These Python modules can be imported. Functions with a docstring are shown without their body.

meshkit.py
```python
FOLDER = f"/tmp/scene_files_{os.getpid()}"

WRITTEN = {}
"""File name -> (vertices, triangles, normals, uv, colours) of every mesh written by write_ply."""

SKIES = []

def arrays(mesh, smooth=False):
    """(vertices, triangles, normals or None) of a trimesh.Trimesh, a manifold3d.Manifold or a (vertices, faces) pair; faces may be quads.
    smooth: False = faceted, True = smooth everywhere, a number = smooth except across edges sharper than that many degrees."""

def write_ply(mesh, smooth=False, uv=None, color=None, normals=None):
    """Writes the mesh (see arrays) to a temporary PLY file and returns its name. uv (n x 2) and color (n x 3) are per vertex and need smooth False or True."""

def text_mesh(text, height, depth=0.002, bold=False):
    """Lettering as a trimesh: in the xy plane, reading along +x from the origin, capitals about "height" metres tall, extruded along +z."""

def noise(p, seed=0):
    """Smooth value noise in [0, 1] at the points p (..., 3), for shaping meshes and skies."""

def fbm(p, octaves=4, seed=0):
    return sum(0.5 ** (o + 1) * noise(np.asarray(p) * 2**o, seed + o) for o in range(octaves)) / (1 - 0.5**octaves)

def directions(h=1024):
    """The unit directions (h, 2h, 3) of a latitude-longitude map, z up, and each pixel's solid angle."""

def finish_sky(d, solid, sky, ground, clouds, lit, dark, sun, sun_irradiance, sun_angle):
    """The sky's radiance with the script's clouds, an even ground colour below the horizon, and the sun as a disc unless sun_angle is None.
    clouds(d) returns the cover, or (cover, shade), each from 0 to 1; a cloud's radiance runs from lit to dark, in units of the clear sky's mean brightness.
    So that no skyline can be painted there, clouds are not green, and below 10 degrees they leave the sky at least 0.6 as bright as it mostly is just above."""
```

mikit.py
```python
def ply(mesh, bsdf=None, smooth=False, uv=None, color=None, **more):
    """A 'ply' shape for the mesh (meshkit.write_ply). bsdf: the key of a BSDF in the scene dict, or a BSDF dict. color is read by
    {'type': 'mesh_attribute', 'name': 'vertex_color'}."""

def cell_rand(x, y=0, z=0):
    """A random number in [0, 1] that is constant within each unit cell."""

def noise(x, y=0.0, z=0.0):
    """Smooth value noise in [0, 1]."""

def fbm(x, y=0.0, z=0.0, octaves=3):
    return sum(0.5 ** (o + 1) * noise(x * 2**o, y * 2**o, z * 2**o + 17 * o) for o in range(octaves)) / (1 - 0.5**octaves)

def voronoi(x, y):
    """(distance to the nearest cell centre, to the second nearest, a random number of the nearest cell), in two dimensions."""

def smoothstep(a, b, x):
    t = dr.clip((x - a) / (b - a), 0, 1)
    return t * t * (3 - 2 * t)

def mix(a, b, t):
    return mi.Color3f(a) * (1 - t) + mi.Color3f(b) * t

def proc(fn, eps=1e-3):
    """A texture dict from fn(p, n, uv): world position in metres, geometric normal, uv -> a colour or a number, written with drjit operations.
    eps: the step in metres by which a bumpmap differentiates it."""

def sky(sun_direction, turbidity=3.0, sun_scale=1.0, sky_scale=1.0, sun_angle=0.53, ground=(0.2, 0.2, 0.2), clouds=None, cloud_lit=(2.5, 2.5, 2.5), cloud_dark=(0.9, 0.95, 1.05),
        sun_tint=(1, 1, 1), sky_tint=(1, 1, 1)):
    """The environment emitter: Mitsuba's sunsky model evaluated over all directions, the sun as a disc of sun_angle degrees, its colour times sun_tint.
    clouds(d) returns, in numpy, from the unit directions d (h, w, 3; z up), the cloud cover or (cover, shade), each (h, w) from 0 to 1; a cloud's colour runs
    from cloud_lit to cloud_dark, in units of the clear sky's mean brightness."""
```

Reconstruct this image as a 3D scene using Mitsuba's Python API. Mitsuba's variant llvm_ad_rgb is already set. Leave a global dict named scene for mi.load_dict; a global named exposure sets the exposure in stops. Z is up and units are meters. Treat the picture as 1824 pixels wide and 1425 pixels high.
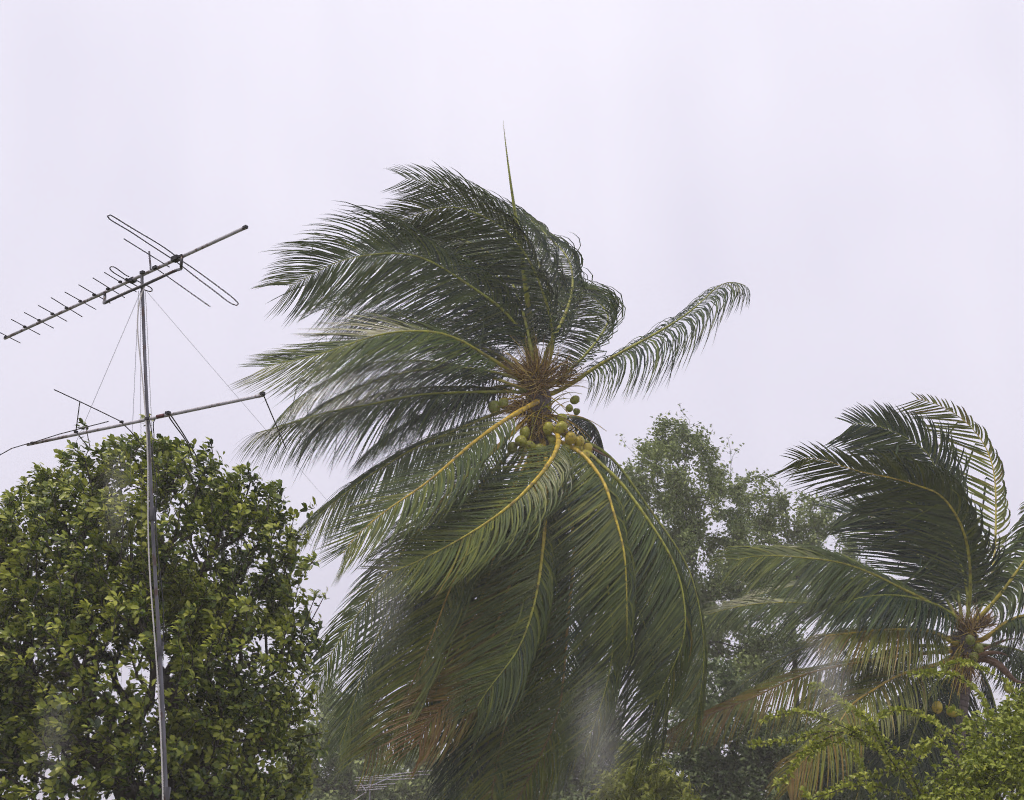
import math
import numpy as np
import trimesh
import mitsuba as mi
import drjit as dr
import mikit
import meshkit
from mikit import noise, fbm, cell_rand, smoothstep, mix
from scipy.interpolate import CubicSpline

# ------------------------------------------------------------------ camera, sky, exposure
T = mi.ScalarTransform4f
PITCH, FOV, CAM_Z = 20.0, 45.0, 2.0
exposure = 1.97
scene, labels = {}, {}
ca, sa = math.cos(math.radians(PITCH)), math.sin(math.radians(PITCH))
scene['camera'] = {'type': 'perspective', 'fov': FOV, 'fov_axis': 'x', 'near_clip': 0.05, 'far_clip': 3000.0,
                   'to_world': T().look_at(origin=[0, 0, CAM_Z], target=[0, ca, CAM_Z + sa], up=[0, 0, 1]),
                   'medium': {'type': 'ref', 'id': 'rain_air'}}
HAZE = 0.0024
scene['rain_air'] = {'type': 'homogeneous', 'albedo': 0.95, 'sigma_t': HAZE}


def cloud_cover(d):
    n = meshkit.fbm(d * np.array([2.2, 2.2, 3.0]) + 3.1, 4, seed=5)
    az = np.arctan2(d[..., 0], d[..., 1])
    shaft = meshkit.fbm(np.stack([az * 14 + d[..., 2] * 1.5, d[..., 2] * 4, az * 0 + 4], -1), 3, seed=9)
    return np.ones(d.shape[:2]), np.clip(0.62 - 0.5 * d[..., 2] + 0.45 * (0.9 - d @ np.array([0.10, 0.82, 0.565])) / 0.4 * (d[..., 1] > -2) + (n - 0.5) * 0.75 + (shaft - 0.5) * 0.2, 0, 1)


scene['sky'] = mikit.sky([-0.38, -0.22, 0.9], turbidity=3, sun_scale=0.36, sun_angle=14, clouds=cloud_cover,
                         cloud_lit=(2.82, 2.74, 3.06), cloud_dark=(1.83, 1.77, 2.22), ground=(0.12, 0.13, 0.1))

# ------------------------------------------------------------------ helpers
FPX = 912.0 / math.tan(math.radians(FOV / 2))
CAM = np.array([0, 0, CAM_Z])
RNG = np.random.default_rng(11)


def ray(px, py):
    a, b = (px - 912.0) / FPX, (712.5 - py) / FPX
    return np.array([a, ca - b * sa, sa + b * ca])


def at(px, py, y):
    """The point of the upright plane at distance y that is seen at this place of the photograph."""
    d = ray(px, py)
    return CAM + d * (y / d[1])


def flat(px, py, z):
    """The same on the level plane at height z."""
    d = ray(px, py)
    return CAM + d * ((z - CAM_Z) / d[2])


def pix(p):
    q = np.asarray(p) - CAM
    f = q[..., 1] * ca + q[..., 2] * sa
    u = -q[..., 1] * sa + q[..., 2] * ca
    return 912 + FPX * q[..., 0] / f, 712.5 - FPX * u / f, f


def unit(v):
    v = np.asarray(v, float)
    return v / np.maximum(np.linalg.norm(v, axis=-1, keepdims=True), 1e-9)


def numbered(name):
    if name not in USED:
        USED.add(name)
        return name
    k = 1
    while f'{name}_{k:03d}' in USED:
        k += 1
    USED.add(f'{name}_{k:03d}')
    return f'{name}_{k:03d}'


USED = set()


def thing(name, label, cat, group=None, kind=None):
    key = numbered(name)
    labels[key] = {'label': label, 'category': cat}
    if group:
        labels[key]['group'] = group
    if kind:
        labels[key]['kind'] = kind
    return key


def obj(name, mesh, bsdf, parent=None, smooth=False, uv=None, label=None, kind=None):
    key = numbered(f'{parent}__{name}' if parent else name)
    scene[key] = mikit.ply(mesh, bsdf, smooth=smooth, uv=uv)
    if label or kind:
        labels[key] = {k: v for k, v in (('label', label), ('kind', kind)) if v}
    return key


class MB:
    """Collects vertices, triangles and uv of one mesh."""

    def __init__(self):
        self.v, self.f, self.uv, self.n = [], [], [], 0

    def add(self, v, f, uv=None):
        v = np.asarray(v, float)
        self.v.append(v)
        self.f.append(np.asarray(f, int) + self.n)
        self.uv.append(np.zeros((len(v), 2)) if uv is None else np.asarray(uv, float))
        self.n += len(v)

    def tube(self, pts, rad, sides=6, tone=0.5, caps=True):
        pts = np.asarray(pts, float)
        n = len(pts)
        rad = np.broadcast_to(np.asarray(rad, float), (n,))
        t = unit(np.gradient(pts, axis=0))
        a = np.zeros((n, 3))
        h = np.array([0, 0, 1.0]) if abs(t[0][2]) < 0.9 else np.array([1.0, 0, 0])
        for i in range(n):
            h = unit(h - (h @ t[i]) * t[i])
            a[i] = h
        b = np.cross(t, a)
        ang = np.arange(sides) * 2 * np.pi / sides
        v = pts[:, None] + rad[:, None, None] * (np.cos(ang)[None, :, None] * a[:, None] + np.sin(ang)[None, :, None] * b[:, None])
        i, j = np.meshgrid(np.arange(n - 1), np.arange(sides), indexing='ij')
        p, q = i * sides + j, i * sides + (j + 1) % sides
        f = np.stack([np.stack([p, q, q + sides], -1), np.stack([p, q + sides, p + sides], -1)], 2).reshape(-1, 3)
        tn = np.broadcast_to(np.asarray(tone, float), (n,))
        L = np.concatenate([[0], np.cumsum(np.linalg.norm(np.diff(pts, axis=0), axis=1))])
        uv = np.stack([np.repeat(tn, sides), np.repeat(L, sides)], 1)
        v = v.reshape(-1, 3)
        if caps:
            f = np.vstack([f, [[0, k + 1, k] for k in range(1, sides - 1)], [[(n - 1) * sides, (n - 1) * sides + k, (n - 1) * sides + k + 1] for k in range(1, sides - 1)]])
        self.add(v, f, uv)

    def mesh(self):
        return np.vstack(self.v), np.vstack(self.f)

    def build(self, name, bsdf, parent=None, smooth=True, label=None, kind=None):
        return obj(name, self.mesh(), bsdf, parent, smooth, np.vstack(self.uv), label, kind)


def box(mb, c, ax, ay, az, tone=0.5):
    c, ax, ay, az = (np.asarray(x, float) for x in (c, ax, ay, az))
    v = np.array([c + i * ax + j * ay + k * az for i in (-1, 1) for j in (-1, 1) for k in (-1, 1)])
    f = [[0, 1, 3], [0, 3, 2], [4, 6, 7], [4, 7, 5], [0, 4, 5], [0, 5, 1], [2, 3, 7], [2, 7, 6], [0, 2, 6], [0, 6, 4], [1, 5, 7], [1, 7, 3]]
    mb.add(v, f, np.tile([tone, 0], (8, 1)))


def curve(pts, n):
    """n points, evenly spaced along a smooth curve through pts."""
    pts = np.asarray(pts, float)
    s = np.concatenate([[0], np.cumsum(np.linalg.norm(np.diff(pts, axis=0), axis=1) ** 0.6)])
    fine = CubicSpline(s, pts)(np.linspace(0, s[-1], 300)) if len(pts) > 2 else np.linspace(pts[0], pts[-1], 300)
    L = np.concatenate([[0], np.cumsum(np.linalg.norm(np.diff(fine, axis=0), axis=1))])
    u = np.linspace(0, L[-1], n)
    return np.stack([np.interp(u, L, fine[:, k]) for k in range(3)], 1)


# ------------------------------------------------------------------ materials
def ramp(x, stops):
    c = mi.Color3f(stops[0][1])
    for (a, _), (b, cb) in zip(stops[:-1], stops[1:]):
        c = mix(c, cb, smoothstep(a, b, x))
    return c


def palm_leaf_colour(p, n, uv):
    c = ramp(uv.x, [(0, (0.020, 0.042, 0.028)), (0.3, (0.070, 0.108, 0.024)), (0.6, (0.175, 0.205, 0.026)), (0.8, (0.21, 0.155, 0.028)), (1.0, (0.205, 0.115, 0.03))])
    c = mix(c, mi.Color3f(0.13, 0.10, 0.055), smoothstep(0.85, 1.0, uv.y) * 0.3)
    return c * (0.75 + 0.5 * noise(p.x * 6, p.y * 6, p.z * 6))


def rib_colour(p, n, uv):
    c = ramp(uv.x, [(0, (0.10, 0.14, 0.03)), (0.35, (0.34, 0.38, 0.05)), (0.7, (0.66, 0.47, 0.05)), (1.0, (0.16, 0.085, 0.045))])
    c = mix(c, (0.13, 0.085, 0.04), smoothstep(0.52, 0.74, fbm(p.x * 9, p.y * 9, p.z * 9)) * 0.6)
    return c * (0.6 + 0.75 * noise(p.x * 18, p.y * 18, p.z * 18))


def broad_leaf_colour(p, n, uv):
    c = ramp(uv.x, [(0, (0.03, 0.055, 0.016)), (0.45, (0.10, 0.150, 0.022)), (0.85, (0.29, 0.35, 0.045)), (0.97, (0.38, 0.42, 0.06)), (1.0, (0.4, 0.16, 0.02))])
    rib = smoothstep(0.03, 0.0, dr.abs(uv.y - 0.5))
    return c * (1 + 0.35 * rib)


def far_leaf_colour(p, n, uv):
    return ramp(uv.x, [(0, (0.055, 0.085, 0.045)), (0.5, (0.145, 0.20, 0.085)), (1.0, (0.30, 0.37, 0.13))])


def bark_colour(p, n, uv):
    g = fbm(p.x * 9, p.y * 9, p.z * 3)
    return mix((0.035, 0.03, 0.028), (0.11, 0.095, 0.08), g)


def trunk_colour(p, n, uv):
    ring = smoothstep(0.35, 0.5, dr.abs(uv.y * 9.0 - dr.floor(uv.y * 9.0) - 0.5) + 0.15 * (noise(p.x * 12, p.y * 12, p.z * 12) - 0.5))
    c = mix((0.15, 0.12, 0.11), (0.075, 0.06, 0.052), ring)
    return c * (0.6 + 0.7 * fbm(p.x * 18, p.y * 18, p.z * 5))


def fibre_colour(p, n, uv):
    return ramp(uv.x, [(0, (0.13, 0.075, 0.045)), (0.5, (0.33, 0.21, 0.08)), (1.0, (0.60, 0.47, 0.13))]) * (0.6 + 0.7 * noise(p.x * 25, p.y * 25, p.z * 8))


def nut_colour(p, n, uv):
    c = ramp(uv.x, [(0, (0.16, 0.21, 0.035)), (0.5, (0.40, 0.42, 0.05)), (1.0, (0.62, 0.42, 0.035))])
    return mix(c, (0.12, 0.08, 0.04), smoothstep(0.55, 0.75, fbm(p.x * 22, p.y * 22, p.z * 22)) * 0.7)


def metal_colour(p, n, uv):
    c = mix((0.09, 0.09, 0.095), (0.26, 0.26, 0.28), uv.x) * (0.55 + 0.8 * fbm(p.x * 12, p.y * 12, p.z * 5))
    return mix(c, (0.12, 0.06, 0.035), smoothstep(0.56, 0.72, fbm(p.x * 30 + 7, p.y * 30, p.z * 9)) * 0.7)


def ground_colour(p, n, uv):
    g = fbm(p.x * 0.6, p.y * 0.6, 0)
    return mix((0.05, 0.07, 0.03), (0.13, 0.11, 0.07), smoothstep(0.35, 0.7, g)) * (0.7 + 0.6 * noise(p.x * 9, p.y * 9))


def thin(colour, rough=0.45, trans=0.5, spec=1.0):
    return {'type': 'principledthin', 'base_color': mikit.proc(colour), 'roughness': rough, 'diff_trans': trans, 'eta': 1.45}


def solid(colour, rough=0.6, metallic=0.0, spec=0.5):
    return {'type': 'twosided', 'b': {'type': 'principled', 'base_color': mikit.proc(colour), 'roughness': rough, 'metallic': metallic, 'specular': spec}}


scene['palm_leaf'] = solid(palm_leaf_colour, 0.38, spec=0.35)
scene['broad_leaf'] = {'type': 'blendbsdf', 'weight': 0.25, 'a': solid(broad_leaf_colour, 0.38, spec=0.5), 'b': thin(broad_leaf_colour, 0.5, 1.0)}
scene['far_leaf'] = {'type': 'blendbsdf', 'weight': 0.3, 'a': solid(far_leaf_colour, 0.5, spec=0.4), 'b': thin(far_leaf_colour, 0.5, 1.0)}
scene['leaf_rib'] = solid(rib_colour, 0.4)
scene['bark'] = solid(bark_colour, 0.8)
scene['palm_trunk'] = solid(trunk_colour, 0.8)
scene['fibre'] = solid(fibre_colour, 0.9)
scene['nut'] = solid(nut_colour, 0.35)
scene['metal'] = solid(metal_colour, 0.42, 0.55)
scene['aluminium'] = solid(metal_colour, 0.5, 0.2)
scene['earth'] = solid(ground_colour, 0.9)
scene['black_plastic'] = {'type': 'twosided', 'b': {'type': 'principled', 'base_color': {'type': 'rgb', 'value': [0.025, 0.025, 0.03]}, 'roughness': 0.5}}
scene['red_plastic'] = {'type': 'twosided', 'b': {'type': 'principled', 'base_color': {'type': 'rgb', 'value': [0.16, 0.06, 0.07]}, 'roughness': 0.5}}
scene['white_cable'] = {'type': 'twosided', 'b': {'type': 'principled', 'base_color': {'type': 'rgb', 'value': [0.7, 0.69, 0.66]}, 'roughness': 0.5}}
scene['guy_steel'] = {'type': 'twosided', 'b': {'type': 'principled', 'base_color': {'type': 'rgb', 'value': [0.34, 0.34, 0.36]}, 'roughness': 0.5}}

# ------------------------------------------------------------------ ground and air
g = trimesh.creation.box([1, 1, 1])
gx = np.concatenate([np.linspace(-300, -60, 13), np.linspace(-55, 55, 45), np.linspace(60, 300, 13)])
gy = np.concatenate([np.linspace(-300, -20, 12), np.linspace(-16, 90, 54), np.linspace(98, 300, 12)])
GX, GY = np.meshgrid(gx, gy, indexing='ij')
GZ = (meshkit.fbm(np.stack([GX * 0.08, GY * 0.08, GX * 0], -1), 3) - 0.5) * 0.5 - 0.15
gi, gj = np.meshgrid(np.arange(len(gx) - 1), np.arange(len(gy) - 1), indexing='ij')
gp = gi * len(gy) + gj
obj('ground', (np.stack([GX, GY, GZ], -1).reshape(-1, 3), np.stack([gp, gp + len(gy), gp + len(gy) + 1, gp + 1], -1).reshape(-1, 4)), 'earth', smooth=True)
labels['ground'] = {'label': 'muddy grass and earth below the trees', 'kind': 'structure'}
if HAZE > 0:
    scene['haze'] = {'type': 'cube', 'to_world': T().translate([0, 0, 12]).scale([310, 310, 14]), 'bsdf': {'type': 'null'}, 'interior': {'type': 'ref', 'id': 'rain_air'}}
    labels['haze'] = {'label': 'grey rainy air between the trees', 'kind': 'stuff'}
else:
    del scene['rain_air'], scene['camera']['medium']


# ------------------------------------------------------------------ palms
def leaflet_batch(p0, d0, nrm, length, width, force, flex, tone, rng, M=6, kink=0.1):
    """Folded, tapering leaf blades that start at p0 along d0 and are bent by force. All arrays over the blades."""
    N = len(p0)
    P = np.zeros((N, M + 1, 3))
    D = np.zeros((N, M + 1, 3))
    P[:, 0], D[:, 0] = p0, d0
    seg = (length / M)[:, None]
    kinked = rng.random(N) < kink
    kat = rng.integers(2, M, N)
    kdir = unit(force + rng.normal(0, 0.7, (N, 3)) + [0, 0, -0.8])
    for k in range(1, M + 1):
        u = k / M
        d = D[:, k - 1] + force * (flex * (0.25 + 1.1 * u) / M)[:, None] + rng.normal(0, 0.009, (N, 3))
        d = unit(d)
        hit = kinked & (k == kat)
        d[hit] = unit(d[hit] * 0.25 + kdir[hit])
        D[:, k] = d
        P[:, k] = P[:, k - 1] + d * seg
    nr = nrm[:, None] - (nrm[:, None] * D).sum(-1, keepdims=True) * D
    nr = unit(nr + 1e-6)
    side = np.cross(D, nr)
    u = np.linspace(0, 1, M + 1)
    w = np.minimum(1, 0.45 + u * 5) * np.clip(1 - u, 0, 1) ** 0.45
    w = width[:, None] * w[None]
    left, right = P - side * w[..., None] * 0.5, P + side * w[..., None] * 0.5
    mid = P + nr * (w * -0.22)[..., None]
    V = np.stack([left, mid, right], 2)          # N, M+1, 3, 3
    idx = np.arange(M)
    q = []
    for a in (0, 1):
        o = idx * 3 + a
        q.append(np.stack([o, o + 1, o + 4], -1))
        q.append(np.stack([o, o + 4, o + 3], -1))
    F = np.concatenate(q)
    F = F[None] + (np.arange(N) * (M + 1) * 3)[:, None, None]
    uv = np.zeros((N, M + 1, 3, 2))
    uv[..., 0] = tone[:, None, None]
    uv[..., 1] = u[None, :, None]
    return V.reshape(-1, 3), F.reshape(-1, 3), uv.reshape(-1, 2)


def frond(palm, rng, pts, tone=(0.3, 0.35), rib=(0.35, 0.2), L=1.25, F=(-1, 0.1, -0.3), flex=1.6, bare=0.16, n=95, w=0.036, thick=0.034,
          ang=(66, 36), twist=0.0, gap=0.0, sides=(1, -1), label=None, kink=0.04, lift=-0.1, agk=3.4, hint=(0, -.6, .8), ls=(1, 1)):
    """One pinnate frond along the 3-D points pts: a tapering rib and two rows of leaflets bent by wind and weight."""
    key = numbered(f'{palm}__frond')
    if label:
        labels[key] = {'label': label}
    C = curve(pts, 40)
    s = np.linspace(0, 1, 40)
    t = unit(np.gradient(C, axis=0))
    up = unit(hint)
    n0 = up - (up @ t[0]) * t[0]
    if np.linalg.norm(n0) < 0.25:
        n0 = n0 + np.array([-0.2, -0.5, 0])
    N = np.zeros((40, 3))
    h = n0
    for i in range(40):
        h = unit(h - (h @ t[i]) * t[i])
        N[i] = h
    B = np.cross(t, N)
    if twist:
        a = (twist * s)[:, None]
        N, B = N * np.cos(a) + B * np.sin(a), B * np.cos(a) - N * np.sin(a)
    r = thick * (0.12 + 0.88 * (1 - s) ** 1.25)
    mb = MB()
    mb.tube(C, r * 1.12 * (1 + 0.1 * np.sin(s * 47)), 6, tone=rib[0] + (rib[1] - rib[0]) * s)
    mb.build('rib', 'leaf_rib', key)
    out = MB()
    F = np.asarray(F, float)
    for sg in sides:
        nn_ = int(n * 1.5)
        k = np.linspace(bare, 0.995, nn_) + rng.normal(0, 0.15 / n, nn_)
        k = k[rng.random(nn_) >= gap]
        k = np.clip(k, 0, 1)
        m = len(k)
        I = lambda A: np.stack([np.interp(k, s, A[:, c]) for c in range(3)], 1)
        c0, tt, nn, bb = I(C), unit(I(t)), unit(I(N)), unit(I(B))
        q = (k - bare) / (1 - bare)
        al = np.radians(ang[0] + (ang[1] - ang[0]) * q + rng.normal(0, 2.5, m))
        lf = lift + 0.07 * rng.normal(0, 1, m)
        d0 = tt * np.cos(al)[:, None] + np.sin(al)[:, None] * unit(sg * bb + nn * lf[:, None])
        ln = 1.3 * ls[0 if sg > 0 else 1] * L * np.interp(q, [0, 0.12, 0.4, 0.75, 1], [0.55, 0.85, 1.0, 0.8, 0.42]) * (1 + rng.normal(0, 0.08, m))
        wd = 0.98 * w * np.interp(q, [0, 0.2, 0.8, 1], [0.7, 1, 0.9, 0.55]) * (1 + rng.normal(0, 0.1, m))
        gust = np.interp(k, np.linspace(0, 1, 12), rng.normal(0, 0.16, 12))
        fo = unit(F + rng.normal(0, 0.05, (m, 3)) + np.stack([gust * 0.3, gust, gust], 1)) * np.linalg.norm(F)
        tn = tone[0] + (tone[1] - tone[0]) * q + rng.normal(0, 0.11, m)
        against = np.maximum(0, 0.25 - (unit(d0) * unit(F * [1, 1, 0.4])).sum(1))
        fl = np.clip((1.0 if F[2] < -0.5 else 0.6) * flex * (1 + rng.normal(0, 0.12, m)) * (1 + agk * against), 0.1, 6)
        out.add(*leaflet_batch(c0, unit(d0), nn, ln, wd, fo, fl, np.clip(tn, 0, 1), rng, kink=kink))
    out.build('leaflets', 'palm_leaf', key, smooth=False, kind='stuff')
    return key


def nut(palm, c, r, tone, rng):
    m = trimesh.creation.icosphere(subdivisions=3, radius=1.0)
    v = m.vertices.copy()
    a = np.arctan2(v[:, 1], v[:, 0])
    v *= (1 + 0.06 * np.cos(3 * a) * (1 - v[:, 2] ** 2))[:, None]
    v[:, 2] *= 1.22
    R = trimesh.transformations.euler_matrix(rng.normal(0, 0.6), rng.normal(0, 0.6), rng.random() * 6)[:3, :3]
    v = v * (1 + 0.05 * (meshkit.noise(v * 1.6 + c, 3) - .5))[:, None]
    v = v @ R.T * (r * 0.95) + c
    k = obj('coconut', (v, m.faces), 'nut', palm, True, np.tile([tone, 0], (len(v), 1)))
    return k


def palm_points(rows, Y):
    return np.array([at(x, y, Y + d) for x, y, d in rows])


def strand_burst(mb, c, rng, n, dirs, length, width, spread=0.5, sag=0.3):
    """Ragged flat fibres that spring from c along dirs."""
    for i in range(n):
        d = unit(dirs[i % len(dirs)] + rng.normal(0, spread, 3))
        l = length * rng.uniform(0.5, 1.2)
        p = c + rng.normal(0, 0.07, 3)
        pts = [p]
        for k in range(4):
            d = unit(d + rng.normal(0, 0.13, 3) + np.array([-0.1, 0, -sag * 0.3]))
            p = p + d * l / 4
            pts.append(p)
        pts = np.array(pts)
        sd = unit(np.cross(d, rng.normal(0, 1, 3))) * width * rng.uniform(0.5, 1.3)
        u = np.linspace(1, 0.15, 5)[:, None]
        v = np.concatenate([pts - sd * u, pts + sd * u])
        f = []
        for k in range(4):
            f += [[k, k + 5, k + 6], [k, k + 6, k + 1]]
        mb.add(v, f, np.tile([rng.random(), 0], (10, 1)))


def palm_trunk(palm, pts, r0, r1, Y):
    C = curve(np.array(pts), 160)
    s = np.linspace(0, 1, 160)
    L = np.linalg.norm(np.diff(C, axis=0), axis=1).sum() * s
    r = r0 + (r1 - r0) * s + 0.012 * (np.abs((L * 9) % 1 - 0.5) < 0.18) + 0.10 * np.exp(-((1 - s) * 9) ** 2) + 0.16 * np.exp(-(s * 12) ** 2)
    mb = MB()
    mb.tube(C, r, 18)
    mb.build('trunk', 'palm_trunk', palm)


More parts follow.
